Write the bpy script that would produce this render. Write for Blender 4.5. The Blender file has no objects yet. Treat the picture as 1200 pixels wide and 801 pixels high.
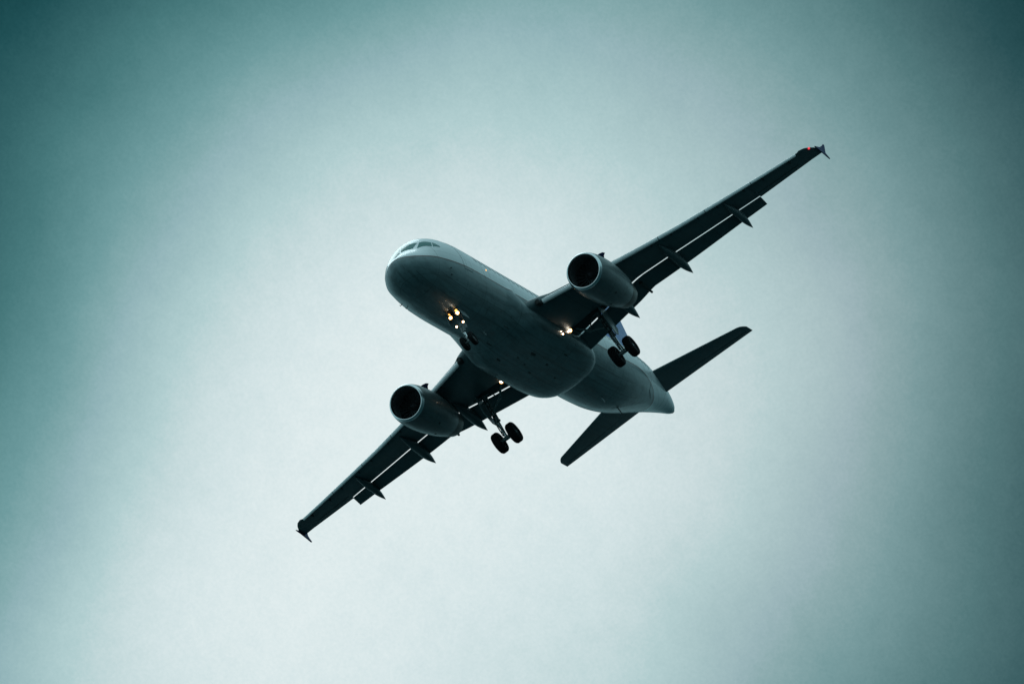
import bpy, bmesh, math, random
from mathutils import Vector, Matrix
R = math.radians
scene = bpy.context.scene
C = scene.collection

# ------------------------------------------------------------------ camera
# The aircraft frame: +X aft, +Y starboard, +Z up, origin at the nose on the cabin axis.
# CAM_ROWS are the camera's right / down / forward axes in that frame.
CAM_ROWS = Matrix(((0.4449473, -0.7813392, -0.4376424),
                   (0.2531190, 0.5784769, -0.7754323),
                   (0.8590417, 0.2342509, 0.4551635)))
CAM_POS = Vector((-399.5876, -112.2725, -219.7400))
F_PX = 11037.8
PITCH = R(3.0)                                   # nose-up approach attitude
M_AIR = Matrix.Rotation(PITCH, 4, 'Y')
AIR_LOC = Vector((0, 0, 1.7)) - M_AIR @ CAM_POS  # photographer stands at the world origin
right = (M_AIR.to_3x3() @ CAM_ROWS[0]).normalized()
fwd = (M_AIR.to_3x3() @ CAM_ROWS[2]).normalized()
right = (right - fwd * right.dot(fwd)).normalized()
up = right.cross(fwd).normalized()
cam = bpy.data.cameras.new('camera')
cam.sensor_width = 36
cam.lens = 36 * F_PX / 1200
cam.clip_start = 1
cam.clip_end = 60000
camo = bpy.data.objects.new('camera', cam)
C.objects.link(camo)
m = Matrix((right, up, -fwd)).transposed().to_4x4()
m.translation = Vector((0, 0, 1.7))
camo.matrix_world = m
scene.camera = camo

# ------------------------------------------------------------------ sky
SUN_DIR = (fwd + 0.55 * Vector((0, 0, 1)) - 0.10 * right).normalized()
SUN_EL = math.asin(SUN_DIR.z)
SUN_ROT = math.atan2(SUN_DIR.x, SUN_DIR.y)
world = bpy.data.worlds.new('World')
scene.world = world
world.use_nodes = True
nt = world.node_tree
nt.nodes.clear()


class NB:
    """tiny node builder"""
    def __init__(self, nt): self.nt = nt
    def n(self, t, **kw):
        o = self.nt.nodes.new(t)
        for k, v in kw.items(): setattr(o, k, v)
        return o
    def put(self, sock, v):
        if isinstance(v, bpy.types.NodeSocket): self.nt.links.new(v, sock)
        else: sock.default_value = v
    def math(self, op, a, b=0.0, c=None, clamp=False):
        o = self.n('ShaderNodeMath', operation=op, use_clamp=clamp)
        self.put(o.inputs[0], a); self.put(o.inputs[1], b)
        if c is not None: self.put(o.inputs[2], c)
        return o.outputs[0]
    def vdot(self, a, b):
        o = self.n('ShaderNodeVectorMath', operation='DOT_PRODUCT')
        self.put(o.inputs[0], a); self.put(o.inputs[1], b)
        return o.outputs['Value']
    def noise(self, vec, scale, detail=3, rough=.5, dist=0.0):
        o = self.n('ShaderNodeTexNoise')
        self.put(o.inputs['Vector'], vec); o.inputs['Scale'].default_value = scale
        o.inputs['Detail'].default_value = detail; o.inputs['Roughness'].default_value = rough
        o.inputs['Distortion'].default_value = dist
        return o.outputs['Fac']
    def ramp(self, f, stops, interp='LINEAR'):
        o = self.n('ShaderNodeValToRGB'); o.color_ramp.interpolation = interp
        e = o.color_ramp.elements
        while len(e) > 1: e.remove(e[-1])
        for i, (p, c) in enumerate(stops):
            x = e[0] if i == 0 else e.new(p)
            x.position = p
            x.color = (*c, 1) if len(c) == 3 else c
        self.put(o.inputs[0], f)
        return o.outputs[0]
    def mix(self, f, a, b, typ='MIX'):
        o = self.n('ShaderNodeMix', data_type='RGBA', blend_type=typ)
        self.put(o.inputs[0], f); self.put(o.inputs[6], a); self.put(o.inputs[7], b)
        return o.outputs[2]
    def mapping(self, vec, scale=(1, 1, 1), loc=(0, 0, 0)):
        o = self.n('ShaderNodeMapping')
        self.put(o.inputs[0], vec); o.inputs['Scale'].default_value = scale; o.inputs['Location'].default_value = loc
        return o.outputs[0]


def s2l(c):
    return tuple((x / 255 / 12.92 if x / 255 <= .04045 else ((x / 255 + .055) / 1.055) ** 2.4) for x in c)


b = NB(nt)
tc = b.n('ShaderNodeTexCoord').outputs['Generated']
nish = b.n('ShaderNodeTexSky', sky_type='NISHITA', sun_disc=False)
nish.sun_elevation = SUN_EL
nish.sun_rotation = SUN_ROT
nish.air_density = 1.2; nish.dust_density = 4.0; nish.ozone_density = 2.0
nish_bg = b.n('ShaderNodeBackground'); b.put(nish_bg.inputs[0], nish.outputs[0]); nish_bg.inputs[1].default_value = 0.05
# overcast, bright round the view direction; dark surround is a lens vignette painted in
E1 = tuple(right); E2 = tuple(-up); E0 = tuple(fwd)
K = F_PX / 600.0
warp = b.math('SUBTRACT', b.noise(tc, 26.0, 4, .5), .5)
warp2 = b.math('SUBTRACT', b.noise(b.mapping(tc, loc=(3.1, 1.7, 9.2)), 22.0, 4, .5), .5)
a = b.math('ADD', b.math('MULTIPLY', b.vdot(tc, E1), K), b.math('MULTIPLY', warp, .16))
c = b.math('ADD', b.math('MULTIPLY', b.vdot(tc, E2), K), b.math('MULTIPLY', warp2, .16))
du = b.math('ADD', a, 0.140); dv = b.math('SUBTRACT', c, 0.334)
q = b.math('ADD', b.math('ADD', b.math('MULTIPLY', b.math('MULTIPLY', du, du), .841),
                         b.math('MULTIPLY', b.math('MULTIPLY', dv, dv), .605)),
           b.math('MULTIPLY', b.math('MULTIPLY', du, dv), .317))
q = b.math('POWER', b.math('MAXIMUM', q, 0), 1.616)
g = b.math('ADD', b.math('MULTIPLY', b.math('EXPONENT', b.math('MULTIPLY', q, -1)), .772), .150)
def blob(u0, v0, r, amp):
    x = b.math('SUBTRACT', a, u0); y = b.math('SUBTRACT', c, v0)
    d = b.math('ADD', b.math('MULTIPLY', x, x), b.math('MULTIPLY', y, y))
    return b.math('MULTIPLY', b.math('EXPONENT', b.math('MULTIPLY', d, -1 / (r * r))), amp)
for args in ((-.5, -.15, .4, .022), (-1.0, -.35, .25, .02), (-1.0, 0.0, .33, -.05), (-.75, .6, .3, .03), (.5, .68, .36, -.06), (0, .66, .3, -.03), (1.0, -.65, .35, -.055), (1.0, 0, .28, .03), (.67, 0, .2, .02), (-.98, .33, .22, -.03), (-1.0, .68, .2, .04), (1.0, .65, .3, .05)):
    g = b.math('ADD', g, blob(*args))
fine = b.math('SUBTRACT', b.noise(tc, 120.0, 5, .6), .5)
g = b.math('ADD', g, b.math('MULTIPLY', fine, .03))
for sc_, am in ((500.0, .03), (2600.0, .045)):
    g = b.math('ADD', g, b.math('MULTIPLY', b.math('SUBTRACT', b.noise(tc, sc_, 3, .6), .5), am))
stops = [(12, 58, 64), (33, 80, 86), (53, 100, 105), (71, 120, 124), (93, 140, 144), (110, 155, 159), (131, 170, 174), (146, 180, 184),
         (160, 192, 194), (177, 206, 207), (196, 217, 218), (212, 228, 229), (225, 237, 237)]
near = b.ramp(g, [(s[1] / 255, s2l((s[0], s[1], s[2] + (1 if s[1] > 170 else -1)))) for s in stops])
# right side of the painted vignette greyer than the green-teal left
gr = b.math('MULTIPLY', b.math('SUBTRACT', a, .1, clamp=True), b.math('SUBTRACT', 1.0, g, clamp=True), clamp=True)
near = b.mix(gr, near, (1.95, 1.0, 1.0, 1), 'MULTIPLY')
cosf = b.vdot(tc, E0)
# beyond a dozen degrees the overcast evens out and brightens towards the zenith
far_up = b.math('MAXIMUM', b.vdot(tc, (0, 0, 1)), 0)
cl = b.noise(b.mapping(tc, (1, 1, 2.5)), 3.0, 5, .55)
far = b.mix(far_up, (.15, .37, .41, 1), (.48, .74, .79, 1))
far = b.mix(b.math('MULTIPLY', cl, .5), far, (.28, .46, .50, 1))
mr = b.n('ShaderNodeMapRange', interpolation_type='SMOOTHSTEP')
b.put(mr.inputs[0], cosf); mr.inputs[1].default_value = math.cos(R(6)); mr.inputs[2].default_value = math.cos(R(16))
mr.inputs[3].default_value = 0; mr.inputs[4].default_value = 1
cloud = b.mix(mr.outputs[0], near, far)
cbg = b.n('ShaderNodeBackground'); b.put(cbg.inputs[0], cloud); cbg.inputs[1].default_value = 1.0
ms = b.n('ShaderNodeMixShader'); b.put(ms.inputs[0], b.math('SUBTRACT', 1.0, b.math('MULTIPLY', mr.outputs[0], .05)))   # the overcast hides nearly all of the blue sky
nt.links.new(nish_bg.outputs[0], ms.inputs[1]); nt.links.new(cbg.outputs[0], ms.inputs[2])
nt.links.new(ms.outputs[0], b.n('ShaderNodeOutputWorld').inputs[0])

sun = bpy.data.lights.new('sun', 'SUN')
sun.energy = 0.5; sun.angle = R(25); sun.color = (.80, .97, 1.0)
so = bpy.data.objects.new('sun', sun); C.objects.link(so)
so.rotation_euler = SUN_DIR.to_track_quat('Z', 'Y').to_euler()
so.location = (0, 0, 400)

vs = scene.view_settings
vs.view_transform = 'Standard'; vs.look = 'None'; vs.exposure = 0; vs.gamma = 1; vs.use_curve_mapping = False
scene.render.engine = 'CYCLES'


# ------------------------------------------------------------------ materials
def mat(name, col, rough=.5, metal=0.0, spec=.5, dirt=0.0, dirt_col=None, scale=1.0, coat=0.0, panels=None, bump=0.0):
    mt = bpy.data.materials.new(name); mt.use_nodes = True
    n = mt.node_tree; bb = NB(n); p = n.nodes['Principled BSDF']
    co = bb.n('ShaderNodeTexCoord').outputs['Object']
    cur = (*col, 1)
    if dirt > 0:
        dc = dirt_col or tuple(x * .45 for x in col)
        f = bb.noise(bb.mapping(co, (.35 * scale, 1.6 * scale, 1.6 * scale)), 1.6, 6, .62)
        f = bb.ramp(f, [(.42, (0, 0, 0)), (.72, (1, 1, 1))])
        f2 = bb.noise(bb.mapping(co, (1.2 * scale,) * 3), 5.0, 4, .6)
        f2 = bb.ramp(f2, [(.5, (0, 0, 0)), (.75, (1, 1, 1))])
        cur = bb.mix(bb.math('MULTIPLY', f, dirt), cur, (*dc, 1))
        cur = bb.mix(bb.math('MULTIPLY', f2, dirt * .6), cur, (*dc, 1))
    if panels:
        # skin joints: thin dark lines at a fixed pitch along an axis
        sx = bb.n('ShaderNodeSeparateXYZ'); bb.put(sx.inputs[0], co)
        for ax, pitch, wdt, off in panels:
            fr = bb.math('FRACT', bb.math('DIVIDE', bb.math('ADD', sx.outputs[ax], off + 100 * pitch), pitch))
            ln = bb.math('LESS_THAN', fr, wdt / pitch)
            cur = bb.mix(bb.math('MULTIPLY', ln, .75), cur, tuple(x * .18 for x in col) + (1,))
    bb.put(p.inputs['Base Color'], cur)
    rn = bb.noise(bb.mapping(co, (1.5, 1.5, 1.5)), 2.5, 4, .6)
    bb.put(p.inputs['Roughness'], bb.math('ADD', bb.math('MULTIPLY', bb.math('SUBTRACT', rn, .5), .3), rough, clamp=True))
    p.inputs['Metallic'].default_value = metal
    p.inputs['Specular IOR Level'].default_value = spec
    p.inputs['Coat Weight'].default_value = coat; p.inputs['Coat Roughness'].default_value = .08
    if bump:
        bp = bb.n('ShaderNodeBump'); bp.inputs['Strength'].default_value = bump; bp.inputs['Distance'].default_value = .02
        bb.put(bp.inputs['Height'], bb.noise(bb.mapping(co, (1, 1, 1)), 2.2, 3, .5)); n.links.new(bp.outputs[0], p.inputs['Normal'])
    return mt


def emis(name, col, strength):
    mt = bpy.data.materials.new(name); mt.use_nodes = True
    n = mt.node_tree; p = n.nodes['Principled BSDF']
    p.inputs['Base Color'].default_value = (*col, 1)
    p.inputs['Emission Color'].default_value = (*col, 1)
    p.inputs['Emission Strength'].default_value = strength
    return mt


def fuselage_mat():
    mt = bpy.data.materials.new('fuselage_paint'); mt.use_nodes = True
    n = mt.node_tree; bb = NB(n); p = n.nodes['Principled BSDF']
    co = bb.n('ShaderNodeTexCoord').outputs['Object']
    sx = bb.n('ShaderNodeSeparateXYZ'); bb.put(sx.inputs[0], co)
    X, Y, Z = sx.outputs
    fc = bb.n('ShaderNodeFloatCurve')
    bb.put(fc.inputs['Value'], bb.math('DIVIDE', X, 34.0))
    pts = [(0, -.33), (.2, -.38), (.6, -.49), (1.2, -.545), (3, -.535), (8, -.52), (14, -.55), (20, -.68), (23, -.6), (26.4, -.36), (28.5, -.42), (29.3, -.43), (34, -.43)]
    cv = fc.mapping.curves[0]
    while len(cv.points) < len(pts): cv.points.new(.5, .5)
    for pt, (x, z) in zip(cv.points, pts): pt.location = (x / 34.0, z + 1.0)
    fc.mapping.update()
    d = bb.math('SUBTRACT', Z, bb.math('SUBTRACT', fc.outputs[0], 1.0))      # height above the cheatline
    grime = bb.noise(bb.mapping(co, (.35, 1.8, 1.8)), 1.5, 6, .62)
    grime = bb.ramp(grime, [(.42, (0, 0, 0)), (.75, (1, 1, 1))])
    spots = bb.ramp(bb.noise(bb.mapping(co, (1, 1, 1)), 4.0, 4, .6), [(.57, (0, 0, 0)), (.68, (1, 1, 1))])
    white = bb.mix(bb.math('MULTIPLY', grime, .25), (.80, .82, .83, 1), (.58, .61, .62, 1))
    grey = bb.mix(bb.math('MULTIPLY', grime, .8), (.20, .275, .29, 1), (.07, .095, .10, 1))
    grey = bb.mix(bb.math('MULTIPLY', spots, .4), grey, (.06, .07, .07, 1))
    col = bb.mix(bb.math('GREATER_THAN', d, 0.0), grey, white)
    line = bb.math('LESS_THAN', bb.math('ABSOLUTE', d), .035)
    col = bb.mix(line, col, (.10, .035, .03, 1))
    # frame joints round the barrel and lap joints along it
    for pitch, w_, off in ((2.67, .030, .55), (8.01, .045, 1.25)):
        fr = bb.math('FRACT', bb.math('DIVIDE', bb.math('ADD', X, off), pitch))
        col = bb.mix(bb.math('MULTIPLY', bb.math('LESS_THAN', fr, w_ / pitch), .6), col, (.05, .06, .06, 1))
    for z0 in (-1.35, .98, -.1):
        ln = bb.math('LESS_THAN', bb.math('ABSOLUTE', bb.math('SUBTRACT', Z, z0)), .008)
        col = bb.mix(bb.math('MULTIPLY', ln, .5), col, (.06, .07, .07, 1))
    for y0 in (.62, 1.28):                      # lap joints and hatch edges along the keel
        ln = bb.math('LESS_THAN', bb.math('ABSOLUTE', bb.math('SUBTRACT', bb.math('ABSOLUTE', Y), y0)), .014)
        ln = bb.math('MULTIPLY', ln, bb.math('LESS_THAN', Z, -1.2))
        col = bb.mix(bb.math('MULTIPLY', ln, .6), col, (.04, .05, .05, 1))
    streak = bb.ramp(bb.noise(bb.mapping(co, (.12, 3.2, .6)), 2.0, 5, .65), [(.50, (0, 0, 0)), (.66, (1, 1, 1))])
    streak = bb.math('MULTIPLY', streak, bb.math('LESS_THAN', Z, -.8))
    col = bb.mix(bb.math('MULTIPLY', streak, .45), col, (.06, .075, .07, 1))   # oil carried aft by the airflow
    bb.put(p.inputs['Base Color'], col)
    rn = bb.noise(bb.mapping(co, (1.5, 1.5, 1.5)), 2.5, 4, .6)
    bb.put(p.inputs['Roughness'], bb.math('ADD', bb.math('MULTIPLY', bb.math('SUBTRACT', rn, .5), .3), .42))
    p.inputs['Coat Weight'].default_value = .25; p.inputs['Coat Roughness'].default_value = .07
    bp = bb.n('ShaderNodeBump'); bp.inputs['Strength'].default_value = .4; bp.inputs['Distance'].default_value = .02
    bb.put(bp.inputs['Height'], bb.noise(bb.mapping(co, (1, 1, 1)), 1.7, 2, .5)); n.links.new(bp.outputs[0], p.inputs['Normal'])
    return mt


MAT = {
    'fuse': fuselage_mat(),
    'fairing': mat('fairing_paint', (.23, .31, .325), .45, coat=.3, dirt=.6, dirt_col=(.08, .09, .09), panels=[(0, 1.9, .03, .4), (1, 1.45, .022, .72)], bump=.25),
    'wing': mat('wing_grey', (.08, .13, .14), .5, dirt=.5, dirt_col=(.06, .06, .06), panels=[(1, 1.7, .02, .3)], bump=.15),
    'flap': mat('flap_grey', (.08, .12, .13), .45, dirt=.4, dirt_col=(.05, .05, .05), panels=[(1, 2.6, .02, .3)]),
    'slat': mat('slat_metal', (.46, .50, .51), .45, metal=.3, dirt=.3),
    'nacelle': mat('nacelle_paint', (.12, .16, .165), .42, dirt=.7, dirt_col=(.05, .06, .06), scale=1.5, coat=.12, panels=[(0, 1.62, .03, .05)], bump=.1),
    'lip': mat('polished_metal', (.75, .77, .78), .22, metal=1.0),
    'inlet': mat('inlet_liner', (.10, .11, .115), .5),
    'fan': mat('fan_titanium', (.16, .17, .18), .35, metal=.8),
    'nozzle': mat('nozzle_metal', (.13, .12, .11), .45, metal=.7, dirt=.5),
    'cone': mat('spinner_black', (.03, .03, .035), .4),
    'mark': mat('white_mark', (.7, .72, .72), .4),
    'blue': mat('tail_blue', (.025, .13, .42), .45, coat=.1, dirt=.2),
    'navy': mat('fence_navy', (.010, .024, .10), .6, spec=.15),
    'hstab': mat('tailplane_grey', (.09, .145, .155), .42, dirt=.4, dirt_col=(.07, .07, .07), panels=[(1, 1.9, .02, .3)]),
    'strut': mat('gear_paint', (.22, .245, .25), .5, dirt=.6, dirt_col=(.08, .08, .07), scale=5),
    'chrome': mat('oleo_chrome', (.7, .72, .73), .15, metal=1.0),
    'tyre': mat('tyre_rubber', (.009, .010, .012), .9, spec=.2, dirt=.3, scale=4),
    'rim': mat('wheel_rim', (.045, .05, .055), .6, metal=.2, dirt=.5, scale=5),
    'door': mat('gear_door_paint', (.34, .37, .38), .4, dirt=.4),
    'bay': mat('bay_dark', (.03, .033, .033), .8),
    'glass': mat('cockpit_glass', (.01, .15, .14), .12, spec=.2),
    'cabin': mat('cabin_glass', (.02, .03, .035), .15, spec=.7),
    'seam': mat('seam_dark', (.05, .055, .055), .6),
    'light_white': emis('lamp_white', (1.0, .93, .78), 13.0),
    'light_warm': emis('amber_glow', (1.0, .47, .10), 2.6),  # amber glow for glare rings, stand-in reflections and the inspection light
    'light_small': emis('lamp_small', (1.0, .86, .60), 6.0),
    'light_red': emis('lamp_red', (1.0, .06, .08), .9),
    'light_green': emis('lamp_green', (.03, .15, .10), .0),
}


# ------------------------------------------------------------------ mesh helpers
def obj(name, bm, mats, parent=None, smooth=True, sharp=38, label=None):
    bmesh.ops.remove_doubles(bm, verts=bm.verts, dist=1e-5)
    bmesh.ops.recalc_face_normals(bm, faces=bm.faces)
    me = bpy.data.meshes.new(name)
    if smooth:
        for f in bm.faces: f.smooth = True
        for e in bm.edges:
            if len(e.link_faces) == 2 and e.calc_face_angle(0) > R(sharp): e.smooth = False
    bm.to_mesh(me); bm.free()
    if not isinstance(mats, (list, tuple)): mats = [mats]
    for mm in mats: me.materials.append(MAT[mm] if isinstance(mm, str) else mm)
    o = bpy.data.objects.new(name, me); C.objects.link(o)
    if parent: o.parent = parent
    if label: o['label'] = label
    return o


def loft(bm, rings, cap0=True, cap1=True, closed=True, mi=0):
    vr = [[bm.verts.new(p) for p in r] for r in rings]
    n = len(vr[0])
    for i in range(len(vr) - 1):
        for j in range(n if closed else n - 1):
            k = (j + 1) % n
            try:
                f = bm.faces.new((vr[i][j], vr[i][k], vr[i + 1][k], vr[i + 1][j])); f.material_index = mi
            except ValueError: pass
    for c_, v in ((cap0, vr[0]), (cap1, vr[-1])):
        if c_ and closed:
            try: bm.faces.new(v).material_index = mi
            except ValueError: pass
    return vr


def tube(bm, p0, p1, r0, r1=None, n=16, mi=0):
    p0, p1 = Vector(p0), Vector(p1); r1 = r0 if r1 is None else r1
    d = (p1 - p0).normalized(); x = d.orthogonal().normalized(); y = d.cross(x)
    rings = [[p + (x * math.cos(2 * math.pi * k / n) + y * math.sin(2 * math.pi * k / n)) * r for k in range(n)] for p, r in ((p0, r0), (p1, r1))]
    loft(bm, rings, mi=mi)


def lathe(bm, prof, origin, axis, n=40, mi=0, closed_prof=False):
    """prof: list of (distance along axis, radius)"""
    o = Vector(origin); d = Vector(axis).normalized(); x = d.orthogonal().normalized(); y = d.cross(x)
    rings = []
    for t, r in prof:
        r = max(r, 1e-4)
        rings.append([o + d * t + (x * math.cos(2 * math.pi * k / n) + y * math.sin(2 * math.pi * k / n)) * r for k in range(n)])
    if closed_prof: rings.append(rings[0])
    loft(bm, rings, cap0=False, cap1=False, mi=mi)


def box(bm, cen, size, rot=None, mi=0, bev=0.0):
    mtx = Matrix.Translation(cen) @ (rot.to_4x4() if rot else Matrix.Identity(4)) @ Matrix.Diagonal((*size, 1))
    r = bmesh.ops.create_cube(bm, size=1.0, matrix=mtx)
    for f in {f for v in r['verts'] for f in v.link_faces}: f.material_index = mi
    if bev: bmesh.ops.bevel(bm, geom=list({e for v in r['verts'] for e in v.link_edges}), offset=bev, segments=2, affect='EDGES')


def plate(bm, pts, thick, nrm, mi=0, bev=0.0):
    """flat polygon pts given a thickness along nrm"""
    nrm = Vector(nrm).normalized() * thick / 2
    loft(bm, [[Vector(p) - nrm for p in pts], [Vector(p) + nrm for p in pts]], mi=mi)


def interp(tab, x):
    """monotone-ish cubic through tab of (x, v...)"""
    if x <= tab[0][0]: return tab[0][1:]
    if x >= tab[-1][0]: return tab[-1][1:]
    for i in range(len(tab) - 1):
        if tab[i][0] <= x <= tab[i + 1][0]: break
    x0, x1 = tab[i][0], tab[i + 1][0]; h = x1 - x0; t = (x - x0) / h
    out = []
    for k in range(1, len(tab[0])):
        d = (tab[i + 1][k] - tab[i][k]) / h
        def slope(j):
            if j <= 0: return (tab[1][k] - tab[0][k]) / (tab[1][0] - tab[0][0])
            if j >= len(tab) - 1: return (tab[-1][k] - tab[-2][k]) / (tab[-1][0] - tab[-2][0])
            a_ = (tab[j][k] - tab[j - 1][k]) / (tab[j][0] - tab[j - 1][0]); b_ = (tab[j + 1][k] - tab[j][k]) / (tab[j + 1][0] - tab[j][0])
            return 0 if a_ * b_ <= 0 else 2 * a_ * b_ / (a_ + b_)
        m0, m1 = slope(i), slope(i + 1)
        t2, t3 = t * t, t * t * t
        out.append((2 * t3 - 3 * t2 + 1) * tab[i][k] + (t3 - 2 * t2 + t) * h * m0 + (-2 * t3 + 3 * t2) * tab[i + 1][k] + (t3 - t2) * h * m1)
    return tuple(out)


# ------------------------------------------------------------------ water added far below, unseen, to bounce teal light onto the underside
def bounce_water():
    bm = bmesh.new()
    n = 48; rad = [0, 60, 200, 600, 2000, 7000, 25000]
    rings = [[(max(r, .01) * math.cos(2 * math.pi * k / n), max(r, .01) * math.sin(2 * math.pi * k / n), 0) for k in range(n)] for r in rad]
    loft(bm, rings, cap0=True, cap1=False)
    mt = bpy.data.materials.new('teal_bounce_water'); mt.use_nodes = True
    bb = NB(mt.node_tree); p = mt.node_tree.nodes['Principled BSDF']
    co = bb.n('ShaderNodeTexCoord').outputs['Object']
    f = bb.noise(bb.mapping(co, (.01, .01, .01)), 1.0, 6, .6)
    bb.put(p.inputs['Base Color'], bb.mix(f, (.001, .026, .031, 1), (.002, .040, .046, 1)))
    p.inputs['Roughness'].default_value = .3; p.inputs['IOR'].default_value = 1.33
    bp = bb.n('ShaderNodeBump'); bp.inputs['Strength'].default_value = .6; bp.inputs['Distance'].default_value = .3
    bb.put(bp.inputs['Height'], bb.noise(bb.mapping(co, (.25, .4, 1)), 1.0, 6, .6)); mt.node_tree.links.new(bp.outputs[0], p.inputs['Normal'])
    o = obj('bounce_water', bm, mt, smooth=False)
    if o.data.polygons[0].normal.z < 0: o.data.flip_normals()
    o['kind'] = 'structure'
bounce_water()

# ------------------------------------------------------------------ aircraft root
air = bpy.data.objects.new('airliner', None); C.objects.link(air)
air.empty_display_size = 4
air.location = AIR_LOC; air.rotation_euler = (0, PITCH, 0)
air['label'] = 'twin-engine passenger jet on landing approach, wheels and flaps down, lights on, seen from below'
air['category'] = 'airplane'

# ---- fuselage
FUS = [(0, -.55, -.55, .0), (.06, -.36, -.80, .27), (.2, -.22, -1.02, .50), (.45, -.06, -1.23, .78), (.8, .10, -1.42, 1.04), (1.2, .27, -1.55, 1.24),
       (1.6, .50, -1.65, 1.40), (1.85, .74, -1.70, 1.48), (2.15, 1.06, -1.76, 1.57), (2.5, 1.38, -1.82, 1.65), (2.8, 1.58, -1.86, 1.71), (3.3, 1.78, -1.92, 1.80), (4, 1.94, -1.99, 1.885),
       (5, 2.03, -2.045, 1.95), (6.2, 2.07, -2.07, 1.975), (14, 2.07, -2.07, 1.975), (21.2, 2.07, -2.07, 1.975), (23, 2.07, -1.99, 1.955), (24.5, 2.06, -1.77, 1.89),
       (26, 2.05, -1.40, 1.77), (27.5, 2.02, -.97, 1.58), (29, 1.95, -.52, 1.33), (30.5, 1.82, -.09, 1.03), (32, 1.60, .26, .70), (32.7, 1.40, .38, .49), (33.1, 1.20, .43, .34), (33.3, 1.02, .50, .22), (33.37, .88, .62, .10)]
FUSU = [(math.sqrt(f[0]), *f[1:]) for f in FUS]


def fsec(x):
    zt, zb, w = interp(FUSU, math.sqrt(max(x, 0)))
    return zt, zb, max(w, 1e-3)


def fpt(x, th, off=0.0):
    """point on the skin; th = 0 top, +90 starboard, 180 keel"""
    zt, zb, w = fsec(x); zc = (zt + zb) / 2; h = (zt - zb) / 2
    s, c_ = math.sin(th), math.cos(th)
    return Vector((x, s * (w + off), zc + c_ * (h + off)))


bm = bmesh.new()
xs = [0.0005] + [(.02 + .98 * t) ** 2 * 6.2 for t in [i / 34 for i in range(1, 35)]] + [6.2 + i * .75 for i in range(1, 21)] + [21.2 + i * .4 for i in range(1, 30)] + [33.0, 33.12, 33.22, 33.3, 33.34, 33.37]
loft(bm, [[fpt(x, 2 * math.pi * k / 72) for k in range(72)] for x in xs])
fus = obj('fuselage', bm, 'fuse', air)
# APU exhaust ring
bm = bmesh.new()
lathe(bm, [(0, .16), (.13, .14), (.13, .11), (.02, .09), (.0, .0)], (33.26, 0, .66), (1, 0, -.15), 24)
obj('exhaust_pipe', bm, 'nozzle', fus)


def skin_patch(corners, off=.008, n=6):
    """corners: 4 (x, theta) going round; bilinear patch on the skin"""
    bm = bmesh.new(); g_ = []
    for i in range(n + 1):
        row = []
        for j in range(n + 1):
            s, t = i / n, j / n
            x = (1 - s) * (1 - t) * corners[0][0] + s * (1 - t) * corners[1][0] + s * t * corners[2][0] + (1 - s) * t * corners[3][0]
            th = (1 - s) * (1 - t) * corners[0][1] + s * (1 - t) * corners[1][1] + s * t * corners[2][1] + (1 - s) * t * corners[3][1]
            row.append(bm.verts.new(fpt(x, th, off)))
        g_.append(row)
    for i in range(n):
        for j in range(n): bm.faces.new((g_[i][j], g_[i + 1][j], g_[i + 1][j + 1], g_[i][j + 1]))
    r = bmesh.ops.extrude_face_region(bm, geom=list(bm.faces))
    for v in [e for e in r['geom'] if isinstance(e, bmesh.types.BMVert)]:
        zt, zb, w = fsec(v.co.x); v.co -= Vector((0, v.co.y, v.co.z - (zt + zb) / 2)).normalized() * (off + .02)
    return bm


def th_of(x, y=None, z=None):
    zt, zb, w = fsec(x); zc = (zt + zb) / 2; h = (zt - zb) / 2
    if z is not None: return math.acos(max(-1, min(1, (z - zc) / h)))
    return math.asin(max(-1, min(1, y / w)))


# cockpit panes: (x, y or z) corners -> angle
def pane(c4, s):
    cs = []
    for x, kind, v in c4:
        th = th_of(x, y=v) if kind == 'y' else th_of(x, z=v)
        cs.append((x, s * th))
    return cs


for s in (-1, 1):
    front = [(1.90, 'y', .045), (1.76, 'z', .50), (2.22, 'z', .86), (2.26, 'y', .05)]
    side = [(1.74, 'z', .36), (2.28, 'z', .24), (2.62, 'z', .62), (2.28, 'z', .84)]
    aft = [(2.36, 'z', .24), (2.90, 'z', .26), (2.90, 'z', .34), (2.68, 'z', .62)]
    for p4 in (front, side, aft):
        obj('cockpit_window', skin_patch(pane(p4, s), .012), 'glass', fus, sharp=60)
    # cabin windows
    x = 6.55
    while x < 28.2:
        th = th_of(x, z=.50); zt, zb, w = fsec(x); dth = .165 / w
        cs = [(x - .105, s * (th + dth)), (x + .105, s * (th + dth)), (x + .105, s * (th - dth)), (x - .105, s * (th - dth))]
        obj('cabin_window', skin_patch(cs, .006, 2), 'cabin', fus)
        x += .5334
    # doors: a dark seam panel with the leaf standing proud inside it
    for x0, wd, z0, z1 in ((4.55, .81, -.66, 1.19), (27.4, .81, -.60, 1.10)):
        def rect(e):
            return [(x0 - e, s * th_of(x0, z=z0 - e)), (x0 + wd + e, s * th_of(x0 + wd, z=z0 - e)), (x0 + wd + e, s * th_of(x0 + wd, z=z1 + e)), (x0 - e, s * th_of(x0, z=z1 + e))]
        dfr = obj('door_frame', skin_patch(rect(.03), .003, 8), 'seam', fus)
        obj('passenger_door', skin_patch(rect(0), .009, 8), 'fuse', fus)
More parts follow.
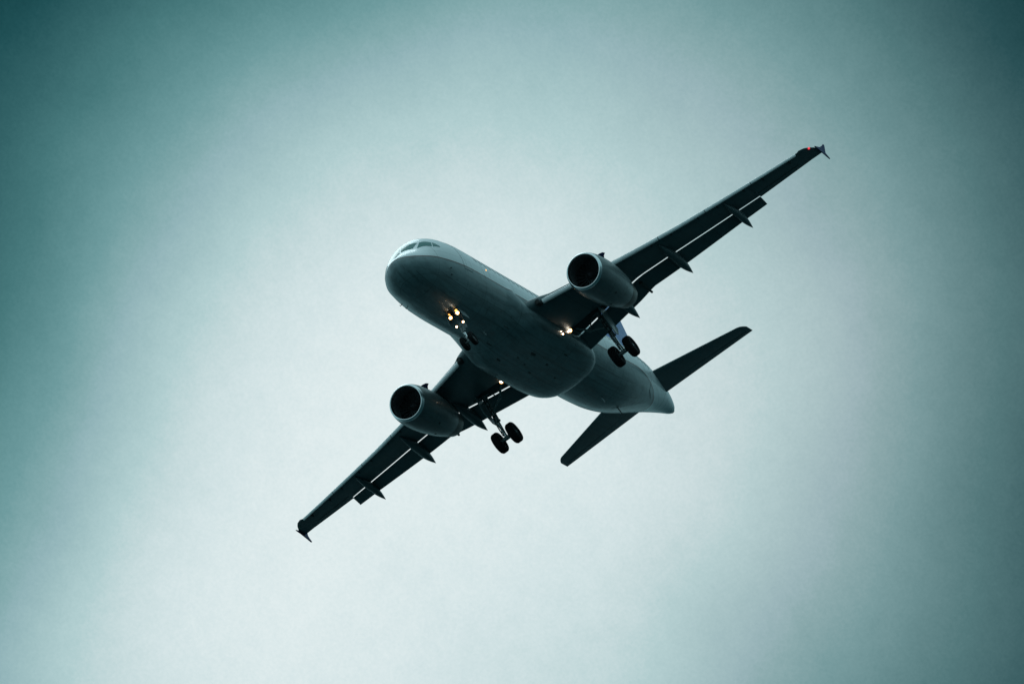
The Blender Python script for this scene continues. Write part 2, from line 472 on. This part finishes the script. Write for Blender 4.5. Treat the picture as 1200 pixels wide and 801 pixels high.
# cargo hatch outline (starboard) and belly antennas
for x, y in ((8.15, 0), (21.9, 0)):
    bm = bmesh.new(); tb = fsec(x)[1]
    plate(bm, [(x, y, tb + .03), (x + .34, y, tb + .03), (x + .38, y, tb - .27), (x + .22, y, tb - .27)], .03, (0, 1, 0))
    obj('belly_antenna', bm, 'door', fus)
for x, th in ((3.1, -118), (3.2, -128), (3.1, 118), (3.2, 128)):
    bm = bmesh.new()
    p0 = fpt(x, R(th)); p1 = fpt(x, R(th), .10)
    tube(bm, p0, p1 + Vector((-.02, 0, 0)), .02, .015, 8); tube(bm, p1, p1 + Vector((-.16, 0, 0)), .016, .01, 8)
    obj('pitot_probe', bm, 'seam', fus)
bm = bmesh.new()
tb = fsec(24.9)[1]
plate(bm, [(24.7, .25, tb + .05), (24.95, .25, tb + .05), (25.15, .25, tb - .32), (25.05, .25, tb - .32)], .03, (0, 1, 0))
obj('drain_mast', bm, 'seam', fus)


def lamp(name, p, aim, r, lens='light_white', parent=air, shell=True, hood=.12):
    """sealed-beam lamp: bowl, rim, glowing lens"""
    p = Vector(p); aim = Vector(aim).normalized()
    bm = bmesh.new()
    lathe(bm, [(-hood, r * .35), (-hood * .6, r * .85), (0, r * 1.15), (.015, r * 1.15), (.015, r * 1.0)], p, aim, 20, 0)
    lathe(bm, [(.015, r * 1.0), (.02, r * .66), (.024, r * .64)], p, aim, 20, 1)  # orange glare round the lens, painted as a glowing ring
    lathe(bm, [(.024, r * .66), (.034, r * .35), (.036, 0)], p, aim, 20, 2)
    return obj(name, bm, ['strut', 'light_warm', lens], parent, sharp=50)


# wing inspection light on the port side
p = fpt(7.32, -th_of(7.32, z=.03))
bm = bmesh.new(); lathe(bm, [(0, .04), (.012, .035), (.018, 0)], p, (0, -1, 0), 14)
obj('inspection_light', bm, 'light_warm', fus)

# ---- belly fairing
bm = bmesh.new()
FAIR = [(7.6, 2.03, -2.38, -1.15), (10.0, 2.02, -2.42, -1.2), (11.6, 2.15, -2.47, -.9), (13, 2.17, -2.50, -.76), (14.2, 2.17, -2.54, -.75), (15.8, 2.17, -2.54, -.75),
        (16.8, 2.13, -2.52, -.85), (17.6, 2.04, -2.47, -1.0), (18.2, 1.88, -2.40, -1.15), (18.7, 1.62, -2.30, -1.3), (19.0, 1.32, -2.20, -1.45), (19.18, .95, -2.10, -1.6), (19.25, .5, -2.0, -1.7)]
rings = []
xx = [7.6 + i * .24 for i in range(46)] + [18.5, 18.7, 18.85, 19.0, 19.08, 19.15, 19.2, 19.25]
for x in xx:
    w, zb, zt = interp(FAIR, x)
    zc = zb + min(.95, .6 * (zt - zb))
    ring = []
    for k in range(64):
        th = 2 * math.pi * k / 64; s, c_ = math.sin(th), math.cos(th)
        e = .80 if c_ < 0 else 1.0
        sy = math.copysign(abs(s) ** e, s); cz = math.copysign(abs(c_) ** e, c_)
        hz = (zc - zb) if c_ < 0 else (zt - zc)
        k_ = max(0, min(1, (x - 8.7) / 2.7)); k_ = k_ * k_ * (3 - 2 * k_)
        fp = fpt(x, th, -.03)                          # grows out of the fuselage skin
        ring.append((x, sy * w * k_ + fp.y * (1 - k_), (zc + cz * hz) * k_ + fp.z * (1 - k_)))
    rings.append(ring)
loft(bm, rings)
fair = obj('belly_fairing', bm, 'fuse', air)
VENTS = ((9.35, .34, .9, .06), (9.1, -.95, .8, .05), (15.2, -1.3, .5, .12), (16.3, .1, .22, .12), (11.3, .85, .45, .13), (12.2, .15, .20, .10), (12.9, -.45, .62, .20), (14.6, -.35, .30, .14), (14.2, .55, .32, .10), (13.2, .3, .2, .08))
# access panels, pack inlets and outlets under the belly
for (x, y, lx, ly) in VENTS:
    bm = bmesh.new()
    w, zb, zt = interp(FAIR, x)
    rr = abs(y) / w; zs = zb + .95 - .95 * (max(0, 1 - rr ** 2.5)) ** .4
    pts = [(x - lx / 2, y - ly / 2 * .6), (x + lx / 2 - .3 * lx, y - ly / 2), (x + lx / 2, y + ly / 2 * .5), (x - lx / 2 + .25 * lx, y + ly / 2)]
    loft(bm, [[(px_, py_, zs + .02) for px_, py_ in pts], [(px_, py_, zs - .006) for px_, py_ in pts]])
    obj('vent_panel', bm, 'seam', fair)

# ------------------------------------------------------------------ wing planform (aircraft frame)
def lin(tab, y):
    y = abs(y)
    if y <= tab[0][0]: i = 0
    elif y >= tab[-1][0]: i = len(tab) - 2
    else: i = max(k for k in range(len(tab) - 1) if tab[k][0] <= y)
    a_, b_ = tab[i], tab[i + 1]; t = (y - a_[0]) / (b_[0] - a_[0])
    return a_[1] + t * (b_[1] - a_[1])


def wz(y): y = abs(y); return -1.35 + .115 * (y - 2) + .0022 * (y - 2) ** 2
LE = [(1.0, 9.95), (2.2, 10.66), (5.2, 12.42), (8, 14.08), (10, 15.22), (16.3, 18.52), (17.1, 18.98)]
SL = [(1.0, 16.37), (2, 16.36), (3.5, 16.29), (5.0, 16.13), (6.25, 16.10), (6.6, 16.17), (8.2, 16.76), (11.8, 18.24), (13.42, 18.93)]
FT = [(1.9, 17.48), (4.0, 17.40), (5.6, 17.36), (6.2, 17.28), (6.6, 17.20), (8.2, 17.78), (12, 18.98), (13.42, 19.50)]
FTZ = [(1.9, -.50), (6, -.46), (8.2, -.42), (12, -.36), (13.42, -.33)]
AT = [(13.42, 19.12), (16.45, 20.15), (17.1, 20.42)]


def foil(t):
    """thickness distribution 0..1 (sharp tail)"""
    return 2.97 * math.sqrt(max(t, 0)) - 1.26 * t - 3.52 * t * t + 2.84 * t ** 3 - 1.04 * t ** 4


def wing_ring(y, s, xl, zl, xt, zt, thick, t1=1.0, camber=.0, n=18, zt_th=.0):
    up_, dn = [], []
    for i in range(n + 1):
        t = (1 - math.cos(math.pi * i / n)) / 2 * t1
        x = xl + (xt - xl) * (t / t1)
        zc = zl + (zt - zl) * (t / t1) + camber * math.sin(math.pi * t)
        th_ = foil(t) * thick / 2
        up_.append((x, s * y, zc + th_ * 1.15 + zt_th)); dn.append((x, s * y, zc - th_ * .85 - zt_th * .2))
    return up_ + dn[::-1][:-1] if t1 == 1.0 else up_ + dn[::-1][:-1]


def y_range(a_, b_, st):
    n = max(1, int(round((b_ - a_) / st))); return [a_ + (b_ - a_) * i / n for i in range(n + 1)]


def make_wing(s):
    bm = bmesh.new()
    # inner box in front of the flaps, cut off where the flap slot opens
    slat_gap = [(1.0, .0), (2.5, .0), (2.9, .30), (16.25, .17), (16.45, .0), (17.2, 0)]
    rings = []
    for y in y_range(1.2, 13.42, .47):
        c_ = SL_full = lin(SL, y) - lin(LE, y)
        th = {0: 0}.get(1, None) or (.15 - .04 * min(1, (y - 2) / 6)) * (lin(SL, y) + 1.0 - lin(LE, y))
        rings.append(wing_ring(y, s, lin(LE, y) + lin(slat_gap, y), wz(y) + .12 - .004 * y, lin(SL, y), wz(y) + .02, th, .955, .02))
    loft(bm, rings)
    # outer panel with the full trailing edge
    rings = []
    for y in y_range(13.42, 16.3, .48) + [16.45, 16.7, 16.9, 17.02, 17.08, 17.12]:
        xl = lin(LE, y) + lin(slat_gap, y); th = .10 * (lin(AT, y) - lin(LE, y)); xt = lin(AT, y)
        if y > 16.5:   # rounded tip
            k = (y - 16.45) / .65; xl += .75 * k ** 2.4; th *= math.sqrt(max(.05, 1 - k ** 2))
        rings.append(wing_ring(y, s, xl, wz(y) + .08, xt, wz(y) + .03, th, 1.0, .01))
    loft(bm, rings)
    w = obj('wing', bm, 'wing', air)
    # slats: curved noses drooped ahead of the fixed leading edge
    for y0, y1 in ((2.75, 5.02), (6.28, 8.72), (8.76, 11.22), (11.26, 13.72), (13.76, 16.22)):
        bm = bmesh.new(); rings = []
        for y in y_range(y0, y1, .6):
            ch = .62 - .022 * y; xl = lin(LE, y); z = wz(y)
            th0 = (.13 - .0055 * (y - 2))
            prof = [(1.0, .155), (.75, .15), (.5, .125), (.25, .075), (.1, .02), (.02, -.05), (0, -.10), (.03, -.155), (.10, -.185), (.2, -.18), (.26, -.15), (.3, -.05), (.45, .03), (.7, .10)]
            sc = 1 - .035 * (y - 2)
            rings.append([(xl + px_ * ch, s * y, z + .02 + pz * 1.25 * sc) for px_, pz in prof])
        loft(bm, rings)
        obj('slat', bm, 'slat', w, sharp=50)
        for y in (y0 + .5, y1 - .5):
            bm = bmesh.new(); xl = lin(LE, y)
            box(bm, (xl + .36, s * y, wz(y) - .03), (.34, .05, .06))
            obj('slat_track', bm, 'bay', w)
    # flaps
    for y0, y1 in ((1.95, 6.34), (6.355, 13.42)):
        bm = bmesh.new(); rings = []
        for y in y_range(y0, y1, .35):
            xl = lin(SL, y) + lin(FGX, y); zl = wz(y) + lin(FGZ, y); xt = lin(FT, y); zt = wz(y) + lin(FTZ, y)
            ch = math.hypot(xt - xl, zt - zl)
            rings.append(wing_ring(y, s, xl, zl, xt, zt, .13 * ch, 1.0, .03))
        loft(bm, rings)
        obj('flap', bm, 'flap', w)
    # aileron seam and hinge fairings
    bm = bmesh.new()
    rings = []
    for y in (13.5, 15.9):
        xt = lin(AT, y); c0 = .27 * (lin(AT, y) - lin(LE, y))
        rings.append([(xt - c0, s * y, wz(y) - .012), (xt - c0 + .03, s * y, wz(y) - .012), (xt - c0 + .03, s * y, wz(y) + .0), (xt - c0, s * y, wz(y) + .0)])
    loft(bm, rings)
    obj('aileron_seam', bm, 'seam', w)
    # flap track fairings: slender canoes, rear half drooped with the flap
    for yf, xa, xe, ze, rw in ((12.11, 16.65, 19.62, -.64, .20), (8.46, 14.95, 18.48, -1.27, .245), (5.0, 14.2, 17.82, -1.88, .26)):
        bm = bmesh.new(); rings = []
        z0 = wz(yf)
        n = 26
        xh = lin(SL, yf) + .1; zh = z0 - .26 * rw / .22
        for i in range(n + 1):
            t = i / n; x = xa + (xe - xa) * t
            if x < xh:
                k = (x - xa) / (xh - xa); z = (z0 - .10) + (zh - z0 + .10) * k
            else:
                k = (x - xh) / (xe - xh); z = zh + (ze - zh) * k ** 1.15
            r_ = rw * max(.03, (math.sin(math.pi * min(1, t / .62) / 2)) ** .8 if t < .62 else math.sqrt(max(0, 1 - ((t - .62) / .38) ** 2.0)) * .97 + .03)
            if t > .62: r_ = rw * max(.03, (1 - ((t - .62) / .38) ** 1.9))
            rings.append([(x, s * yf + r_ * math.sin(2 * math.pi * q_ / 20), z + r_ * 1.35 * math.cos(2 * math.pi * q_ / 20)) for q_ in range(20)])
        loft(bm, rings)
        obj('flap_track_fairing', bm, 'flap', w)
    # small track stub at the flap join
    bm = bmesh.new()
    tube(bm, (16.3, s * 6.34, wz(6.34) - .25), (17.42, s * 6.34, wz(6.34) - .50), .09, .06, 10)
    obj('flap_track', bm, 'seam', w)
    # tip fence: arrowhead plate above and below the tip
    bm = bmesh.new()
    zt = wz(17.1) + .05; yt = s * 17.12
    prof = [(19.35, zt - .02), (20.1, zt + .16), (20.65, zt + .42), (21.02, zt + .66), (21.18, zt + .66), (21.05, zt + .45), (20.85, zt + .18), (20.72, zt), (20.78, zt - .16), (20.92, zt - .33), (20.80, zt - .37), (20.45, zt - .27), (19.9, zt - .12)]
    plate(bm, [(x, yt + s * .06 * abs(z - zt), z) for x, z in prof], .045, (0, 1, 0))
    obj('wingtip_fence', bm, 'navy', w, sharp=25)
    # navigation light in the tip's leading edge
    bm = bmesh.new()
    xl = lin(LE, 16.85) + .30
    lathe(bm, [(0, .06), (.05, .055), (.08, .035), (.09, 0)], (xl + (.0 if s < 0 else .12), s * (16.86 if s < 0 else 16.8), wz(16.86) + .04), (-1, s * .5, -.15), 14)
    obj('navigation_light', bm, 'light_red' if s < 0 else 'light_green', w)
    # dark notch where the slat meets the root
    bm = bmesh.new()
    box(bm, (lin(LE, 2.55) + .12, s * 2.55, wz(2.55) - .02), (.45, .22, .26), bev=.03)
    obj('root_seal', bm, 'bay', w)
    # landing light under the root (retractable, swung down)
    lx, ly, lz = (14.86, -2.24, -1.62) if s < 0 else (15.08, 2.31, -1.50)
    ll = lamp('landing_light', (lx, ly, lz), (-.92, s * -.05, -.12), .11 if s < 0 else .13, parent=w)
    lamp('lamp_reflection', (lx + .04, ly + (.0 if s < 0 else .10), lz + (.19 if s < 0 else .12)), (-.92, s * -.05, -.12), .085 if s < 0 else .10, lens='light_warm', parent=ll, hood=.08)  # added glowing lens, stands in for the lamp's reflection in the wing
    bm = bmesh.new()
    tube(bm, (lx + .1, ly, lz), (lx + .3, ly, lz + .3), .03, .03, 8)
    obj('lamp_arm', bm, 'strut', w)
    if s < 0:
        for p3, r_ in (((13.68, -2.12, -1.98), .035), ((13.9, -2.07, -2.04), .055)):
            lamp('turnoff_lamp_or_glint', p3, (-.9, -.35, -.2), r_, parent=fair, hood=.08)  # added glowing lenses, stand in for landing lamp reflections on the fairing
    # open wheel well roof
    bm = bmesh.new()
    pts = [(15.05, 2.3), (16.2, 2.3), (16.22, 4.2), (15.75, 4.35), (15.2, 3.6)]
    loft(bm, [[(x, s * y, WBOT(y, x) - .006) for x, y in pts], [(x, s * y, WBOT(y, x) + .1) for x, y in pts]])
    obj('wheel_well', bm, 'bay', w)
    return w


FGX, FGZ = [(1.9, .02), (6.4, .01), (13.42, .01)], [(1.9, -.085), (6.3, -.075), (6.5, -.05), (13.42, -.035)]


def WBOT(y, x):
    """height of the wing's lower skin"""
    xl, xt = lin(LE, y), lin(SL, y)
    t = max(0, min(1, (x - xl) / (xt - xl))) * .955
    th = (.15 - .04 * min(1, (y - 2) / 6)) * (lin(SL, y) + 1.0 - lin(LE, y))
    zc = wz(y) + .12 - .004 * y + (-.1 + .004 * y) * (t / .955)
    return zc - foil(t) * th / 2 * .85


wings = {s: make_wing(s) for s in (-1, 1)}


# ------------------------------------------------------------------ engines
def make_engine(s):
    o = Vector((9.65, s * 5.756, -2.055))
    ax = Vector((1, s * -.015, .03)).normalized()
    bm = bmesh.new()
    outer = [(.16, .985), (.35, 1.03), (.7, 1.075), (1.2, 1.10), (1.8, 1.10), (2.4, 1.08), (3.0, 1.03), (3.6, .965), (4.0, .90), (4.35, .835)]
    lathe(bm, outer + [(4.36, .79), (4.2, .78)], o, ax, 56)
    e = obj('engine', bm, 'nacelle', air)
    bm = bmesh.new()
    lathe(bm, [(.16, .986), (.07, .962), (.015, .925), (0, .895), (.01, .87), (.06, .85), (.16, .838), (.2, .836)], o, ax, 56)
    obj('inlet_lip', bm, 'lip', e)
    bm = bmesh.new()
    lathe(bm, [(.2, .836), (.5, .85), (.95, .865), (1.25, .865), (1.26, .2), (1.27, 0)], o, ax, 56)
    obj('inlet_duct', bm, 'inlet', e)
    # fan: spinner and blades
    bm = bmesh.new()
    d = ax; x_ = d.orthogonal().normalized(); y_ = d.cross(x_)
    for k in range(22):
        a_ = 2 * math.pi * k / 22; ring = []
        rings = []
        for j in range(5):
            t = j / 4; r_ = .24 + (.85 - .24) * t; tw = R(25 + 40 * t); ch = .16 + .06 * t
            rd = x_ * math.cos(a_) + y_ * math.sin(a_); tg = -x_ * math.sin(a_) + y_ * math.cos(a_)
            c0 = o + d * 1.08 + rd * r_
            dirc = d * math.cos(tw) + tg * math.sin(tw); nn = dirc.cross(rd).normalized() * .008
            rings.append([c0 - dirc * ch / 2 - nn, c0 + dirc * ch / 2 - nn, c0 + dirc * ch / 2 + nn, c0 - dirc * ch / 2 + nn])
        loft(bm, rings)
    fan = obj('fan', bm, 'fan', e)
    bm = bmesh.new()
    lathe(bm, [(.66, 0), (.70, .05), (.82, .14), (.98, .22), (1.15, .26)], o, ax, 28)
    obj('spinner', bm, 'cone', e)
    # common nozzle
    bm = bmesh.new()
    lathe(bm, [(4.30, .80), (4.5, .79), (4.9, .73), (5.3, .64), (5.3, .61), (4.9, .66), (4.6, .3), (4.6, 0)], o, ax, 48)
    obj('exhaust_nozzle', bm, 'nozzle', e)
    bm = bmesh.new()
    lathe(bm, [(4.3, .42), (5.0, .38), (5.5, .22), (5.85, .03), (5.86, 0)], o, ax, 28)
    obj('exhaust_plug', bm, 'nozzle', e)
    # chine on each flank
    for q_ in (-1, 1):
        bm = bmesh.new()
        an = R(47)
        def npt(xq, r_): return o + ax * xq + Vector((0, q_ * math.sin(an), math.cos(an))) * r_
        plate(bm, [npt(1.0, 1.07), npt(1.2, 1.22), npt(1.48, 1.36), npt(1.72, 1.40), npt(1.70, 1.25), npt(1.86, 1.08)], .03, (0, math.cos(an), -q_ * math.sin(an)))
        obj('chine', bm, 'navy', e, sharp=25)
    # small vent and drain openings
    for xq, an, rr in ((2.2, 200, 1.097), (3.05, 160, 1.03), (1.5, 120, 1.10)):
        nr = Vector((0, math.sin(R(an)), math.cos(R(an))))
        bm = bmesh.new(); lathe(bm, [(0, .07), (.012, .065), (.014, 0)], o + ax * xq + nr * (rr - .006), nr, 12)
        obj('vent_opening', bm, 'seam', e)
    # pylon
    bm = bmesh.new(); rings = []
    for x, hw, zb, zt in ((11.3, .03, -1.10, -1.00), (11.8, .13, -1.15, -.80), (12.6, .20, -1.25, -.70), (14.0, .23, -1.4, -.75), (15.3, .20, -1.45, -.85), (16.2, .13, -1.30, -.9), (17.0, .03, -1.12, -1.02)):
        rings.append([(x, o.y + s * 0 + hw * a_, z) for a_, z in ((-1, zb), (-.8, zb - .03), (.8, zb - .03), (1, zb), (1, zt), (.6, zt + .05), (-.6, zt + .05), (-1, zt))])
    loft(bm, rings)
    obj('pylon', bm, 'nacelle', e, sharp=60)
    return e


for s in (-1, 1): make_engine(s)


# ------------------------------------------------------------------ tail
def make_tail(s):
    bm = bmesh.new(); rings = []
    def hz(y): return .62 + .105 * (y - 1.0)
    HL = [(.3, 27.72), (1.25, 28.30), (5.9, 31.04), (6.25, 31.26)]
    HT = [(.3, 30.98), (.95, 31.18), (6.25, 32.42)]
    for y in y_range(.3, 5.9, .7) + [6.02, 6.12, 6.2, 6.24]:
        xl = lin(HL, y); xt = lin(HT, y)
        th = .10 * (xt - xl)
        if y > 5.95: k = (y - 5.9) / .35; xl += .38 * k ** 2; th *= math.sqrt(max(.05, 1 - k * k))
        rings.append(wing_ring(y, s, xl, hz(y), xt, hz(y), th, 1.0, 0))
    loft(bm, rings)
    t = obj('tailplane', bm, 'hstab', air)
    bm = bmesh.new(); rings = []
    for y in (1.35, 6.0):
        xt = lin(HT, y); ch = .3 * (xt - lin(HL, y)); xs_ = xt - ch
        rings.append([(xs_, s * y, hz(y) - .045 - .028 * (6 - y) / 4.6), (xs_ + .025, s * y, hz(y) - .045 - .028 * (6 - y) / 4.6), (xs_ + .025, s * y, hz(y)), (xs_, s * y, hz(y))])
    loft(bm, rings); obj('elevator_seam', bm, 'seam', t)
    # dark seal plate on the fuselage side at the root
    return t


for s in (-1, 1): make_tail(s)
bm = bmesh.new(); rings = []
for z, xl, xt, th in ((1.6, 25.1, 32.3, .30), (2.05, 26.35, 32.32, .50), (2.6, 27.05, 32.42, .52), (5.2, 29.35, 32.98, .36), (7.6, 31.45, 33.52, .22), (7.82, 31.75, 33.57, .14), (7.9, 32.1, 33.55, .05)):
    up_, dn = [], []
    for i in range(17):
        t = (1 - math.cos(math.pi * i / 16)) / 2; h_ = foil(t) * th / 2
        up_.append((xl + (xt - xl) * t, h_, z)); dn.append((xl + (xt - xl) * t, -h_, z))
    rings.append(up_ + dn[::-1][:-1])
loft(bm, rings)
fin = obj('tail_fin', bm, 'blue', air)
bm = bmesh.new()
for sg in (-1, 1):
    loft(bm, [[(x, sg * (h_ + .004), z), (x + .035, sg * (h_ + .004), z), (x + .035, sg * (h_ - .03), z), (x, sg * (h_ - .03), z)] for x, h_, z in ((30.5, .150, 2.3), (32.82, .068, 7.5))])
obj('rudder_seam', bm, 'seam', fin)


# ------------------------------------------------------------------ landing gear
def wheel(cen, rad, wid, parent):
    cen = Vector(cen)
    bm = bmesh.new(); h = wid / 2
    lathe(bm, [(-h * .70, rad * .52), (-h * .95, rad * .62), (-h, rad * .76), (-h * .93, rad * .89), (-h * .68, rad * .975), (-h * .3, rad), (h * .3, rad), (h * .68, rad * .975), (h * .93, rad * .89), (h, rad * .76), (h * .95, rad * .62), (h * .70, rad * .52)], (0, 0, 0), (0, 1, 0), 40)
    for tq in (-.45, -.15, .15, .45):      # tread grooves stand as thin dark bands
        lathe(bm, [(h * tq - .008, rad + .001), (h * tq, rad - .012), (h * tq + .008, rad + .001)], (0, 0, 0), (0, 1, 0), 40)
    o = obj('wheel', bm, 'tyre', parent); o.location = cen
    bm = bmesh.new()
    lathe(bm, [(-h * .72, rad * .53), (-h * .60, rad * .50), (-h * .35, rad * .40), (-h * .40, rad * .2), (-h * .55, rad * .15), (-h * .55, 0)], (0, 0, 0), (0, 1, 0), 28)
    lathe(bm, [(h * .72, rad * .53), (h * .60, rad * .50), (h * .35, rad * .40), (h * .40, rad * .2), (h * .55, rad * .15), (h * .55, 0)], (0, 0, 0), (0, 1, 0), 28)
    obj('rim', bm, 'rim', o)
    return o


def main_gear(s):
    e = bpy.data.objects.new('main_landing_gear', None); C.objects.link(e); e.parent = air
    ax, ay, az = 16.12, s * 3.82, -3.765
    top = Vector((15.75, s * 3.72, wz(3.8) - .05))
    ank = Vector((ax, ay, az)); d = (ank - top).normalized()
    bm = bmesh.new()
    mid = top + d * 1.55
    tube(bm, top, mid, .145, .13, 20)
    tube(bm, mid, mid + d * .07, .165, .165, 20)
    tube(bm, top + d * .5, top + d * .58, .17, .17, 20)
    tube(bm, top + Vector((0, -.35, 0)), top + Vector((0, .35, 0)), .09, .09, 12)
    obj('strut', bm, 'strut', e)
    bm = bmesh.new(); tube(bm, mid, ank, .085, .085, 16); obj('piston', bm, 'chrome', e)
    bm = bmesh.new()
    tube(bm, ank - Vector((0, .62, 0)), ank + Vector((0, .62, 0)), .075, .075, 16)
    tube(bm, ank - Vector((0, .17, 0)), ank + Vector((0, .17, 0)), .12, .12, 16)
    obj('axle', bm, 'strut', e)
    for q_ in (-1, 1): wheel((ax, ay + q_ * .465, az), .585, .42, e)
    # torque links on the front of the leg
    bm = bmesh.new()
    f = Vector((-1, 0, .1)).normalized()
    a_, c_ = mid - d * .15 + f * .13, ank - d * .12 + f * .10; kn = (a_ + c_) / 2 + f * .36
    for sy in (-.09, .09):
        tube(bm, a_ + Vector((0, sy, 0)), kn + Vector((0, sy * .3, 0)), .035, .03, 8)
        tube(bm, c_ + Vector((0, sy, 0)), kn + Vector((0, sy * .3, 0)), .035, .03, 8)
    tube(bm, kn - Vector((0, .07, 0)), kn + Vector((0, .07, 0)), .045, .045, 8)
    obj('torque_link', bm, 'strut', e)
    # folding side stay and lock stay up to the wing root
    bm = bmesh.new()
    jn = Vector((15.55, s * 2.95, -1.95))
    tube(bm, top + d * 1.0, jn, .055, .06, 12)
    tube(bm, jn, (15.25, s * 2.45, -1.50), .06, .06, 12)
    tube(bm, jn, (15.7, s * 3.3, -1.35), .03, .03, 8)
    tube(bm, jn - Vector((.08, 0, 0)), jn + Vector((.08, 0, 0)), .09, .09, 10)
    obj('side_stay', bm, 'strut', e)
    # hoses and brake lines
    bm = bmesh.new()
    for k, (ox, oy) in enumerate(((-.17, .05), (-.16, -.07), (.15, .02))):
        pts = [top + d * (.3 + .26 * i) + Vector((ox + .03 * math.sin(i * 1.9 + k), oy + .03 * math.cos(i * 2.3 + k), 0)) for i in range(9)]
        for p0, p1 in zip(pts, pts[1:]): tube(bm, p0, p1, .018, .018, 6)
    for i in range(5): box(bm, top + d * (.45 + .3 * i) + Vector((-.14, 0, 0)), (.12, .16, .07), bev=.01)
    obj('brake_line', bm, 'seam', e)
    # outboard leg door
    bm = bmesh.new()
    dz = Vector((0, s * .30, 0))
    pts = [top + dz + Vector((-.52, 0, .02)), top + dz + Vector((.42, 0, .02)), top + dz + d * 1.25 + Vector((.40, 0, 0)), top + dz * .75 + d * 1.62 + Vector((.16, 0, 0)), top + dz * .75 + d * 1.62 + Vector((-.2, 0, 0)), top + dz + d * 1.0 + Vector((-.50, 0, 0))]
    plate(bm, pts, .045, (0, 1, .05))
    dr = obj('gear_door', bm, 'door', e, sharp=20)
    bm = bmesh.new()
    for t in (.35, 1.15): tube(bm, top + d * t, top + d * t + dz * .95, .03, .03, 8)
    obj('door_link', bm, 'strut', dr)
    return e


for s in (-1, 1): main_gear(s)


NOSE_LAMPS = ((-.27, -2.30, .10), (.17, -2.29, .10), (-.30, -2.90, .065), (.12, -2.91, .06))


def nose_gear():
    e = bpy.data.objects.new('nose_landing_gear', None); C.objects.link(e); e.parent = air
    ank = Vector((5.07, 0, -3.84)); top = Vector((5.28, 0, -2.0)); d = (ank - top).normalized()
    bm = bmesh.new()
    tube(bm, top, top + d * 1.15, .095, .085, 18); tube(bm, top + d * 1.12, top + d * 1.22, .12, .12, 18)
    tube(bm, top + d * .55, top + d * .63, .12, .12, 18)
    obj('strut', bm, 'strut', e)
    bm = bmesh.new(); tube(bm, top + d * 1.15, ank, .055, .055, 14); obj('piston', bm, 'chrome', e)
    bm = bmesh.new(); tube(bm, ank - Vector((0, .32, 0)), ank + Vector((0, .32, 0)), .05, .05, 12); obj('axle', bm, 'strut', e)
    for q_ in (-1, 1): wheel((5.07, q_ * .25, -3.84), .38, .22, e)
    bm = bmesh.new()
    f = Vector((-1, 0, 0)); a_, c_ = top + d * 1.1 + f * .08, ank - d * .1 + f * .06; kn = (a_ + c_) / 2 + f * .24
    for sy in (-.05, .05):
        tube(bm, a_ + Vector((0, sy, 0)), kn, .022, .02, 8); tube(bm, c_ + Vector((0, sy, 0)), kn, .022, .02, 8)
    obj('torque_link', bm, 'strut', e)
    bm = bmesh.new()
    for sy in (-.16, .16): tube(bm, top + d * .6 + Vector((0, sy * .3, 0)), (4.35, sy * 1.6, -1.95), .03, .035, 10)
    obj('drag_stay', bm, 'strut', e)
    # rear leg door and the two side doors hanging open
    bm = bmesh.new()
    plate(bm, [(5.52, -.22, -2.1), (5.52, .22, -2.1), (5.42, .20, -2.95), (5.42, -.20, -2.95)], .03, (1, 0, .1))
    obj('leg_door', bm, 'door', e)
    for s in (-1, 1):
        bm = bmesh.new()
        plate(bm, [(4.9, s * .36, -2.02), (5.75, s * .36, -2.04), (5.70, s * .44, -2.52), (4.98, s * .44, -2.50)], .025, (0, 1, 0))
        obj('gear_door', bm, 'door', e)
    bm = bmesh.new()
    box(bm, (5.15, 0, -2.03), (1.1, .50, .05))
    obj('wheel_well', bm, 'bay', e)
    # lights on the leg: two take-off / taxi lamps, two runway turn-off lamps
    for sy, z, r_ in NOSE_LAMPS:
        nm = 'taxi_light' if r_ > .09 else 'turnoff_lamp_or_glint'
        lp = lamp(nm, (4.82, sy, z), (-.92, -.1 + sy * .2, -.25), r_, parent=e)
        bm = bmesh.new(); tube(bm, (4.9, sy, z), (5.15, 0, z + .02), .022, .022, 8); obj('lamp_bracket', bm, 'strut', e)
        if r_ > .09:
            am = lamp('lamp_reflection', (4.84, sy + .01, z + .175), (-.92, -.1, -.25), .065, lens='light_warm', parent=lp, hood=.07)  # added amber glow above the lamp, stands in for its reflection
    return e


nose_gear()
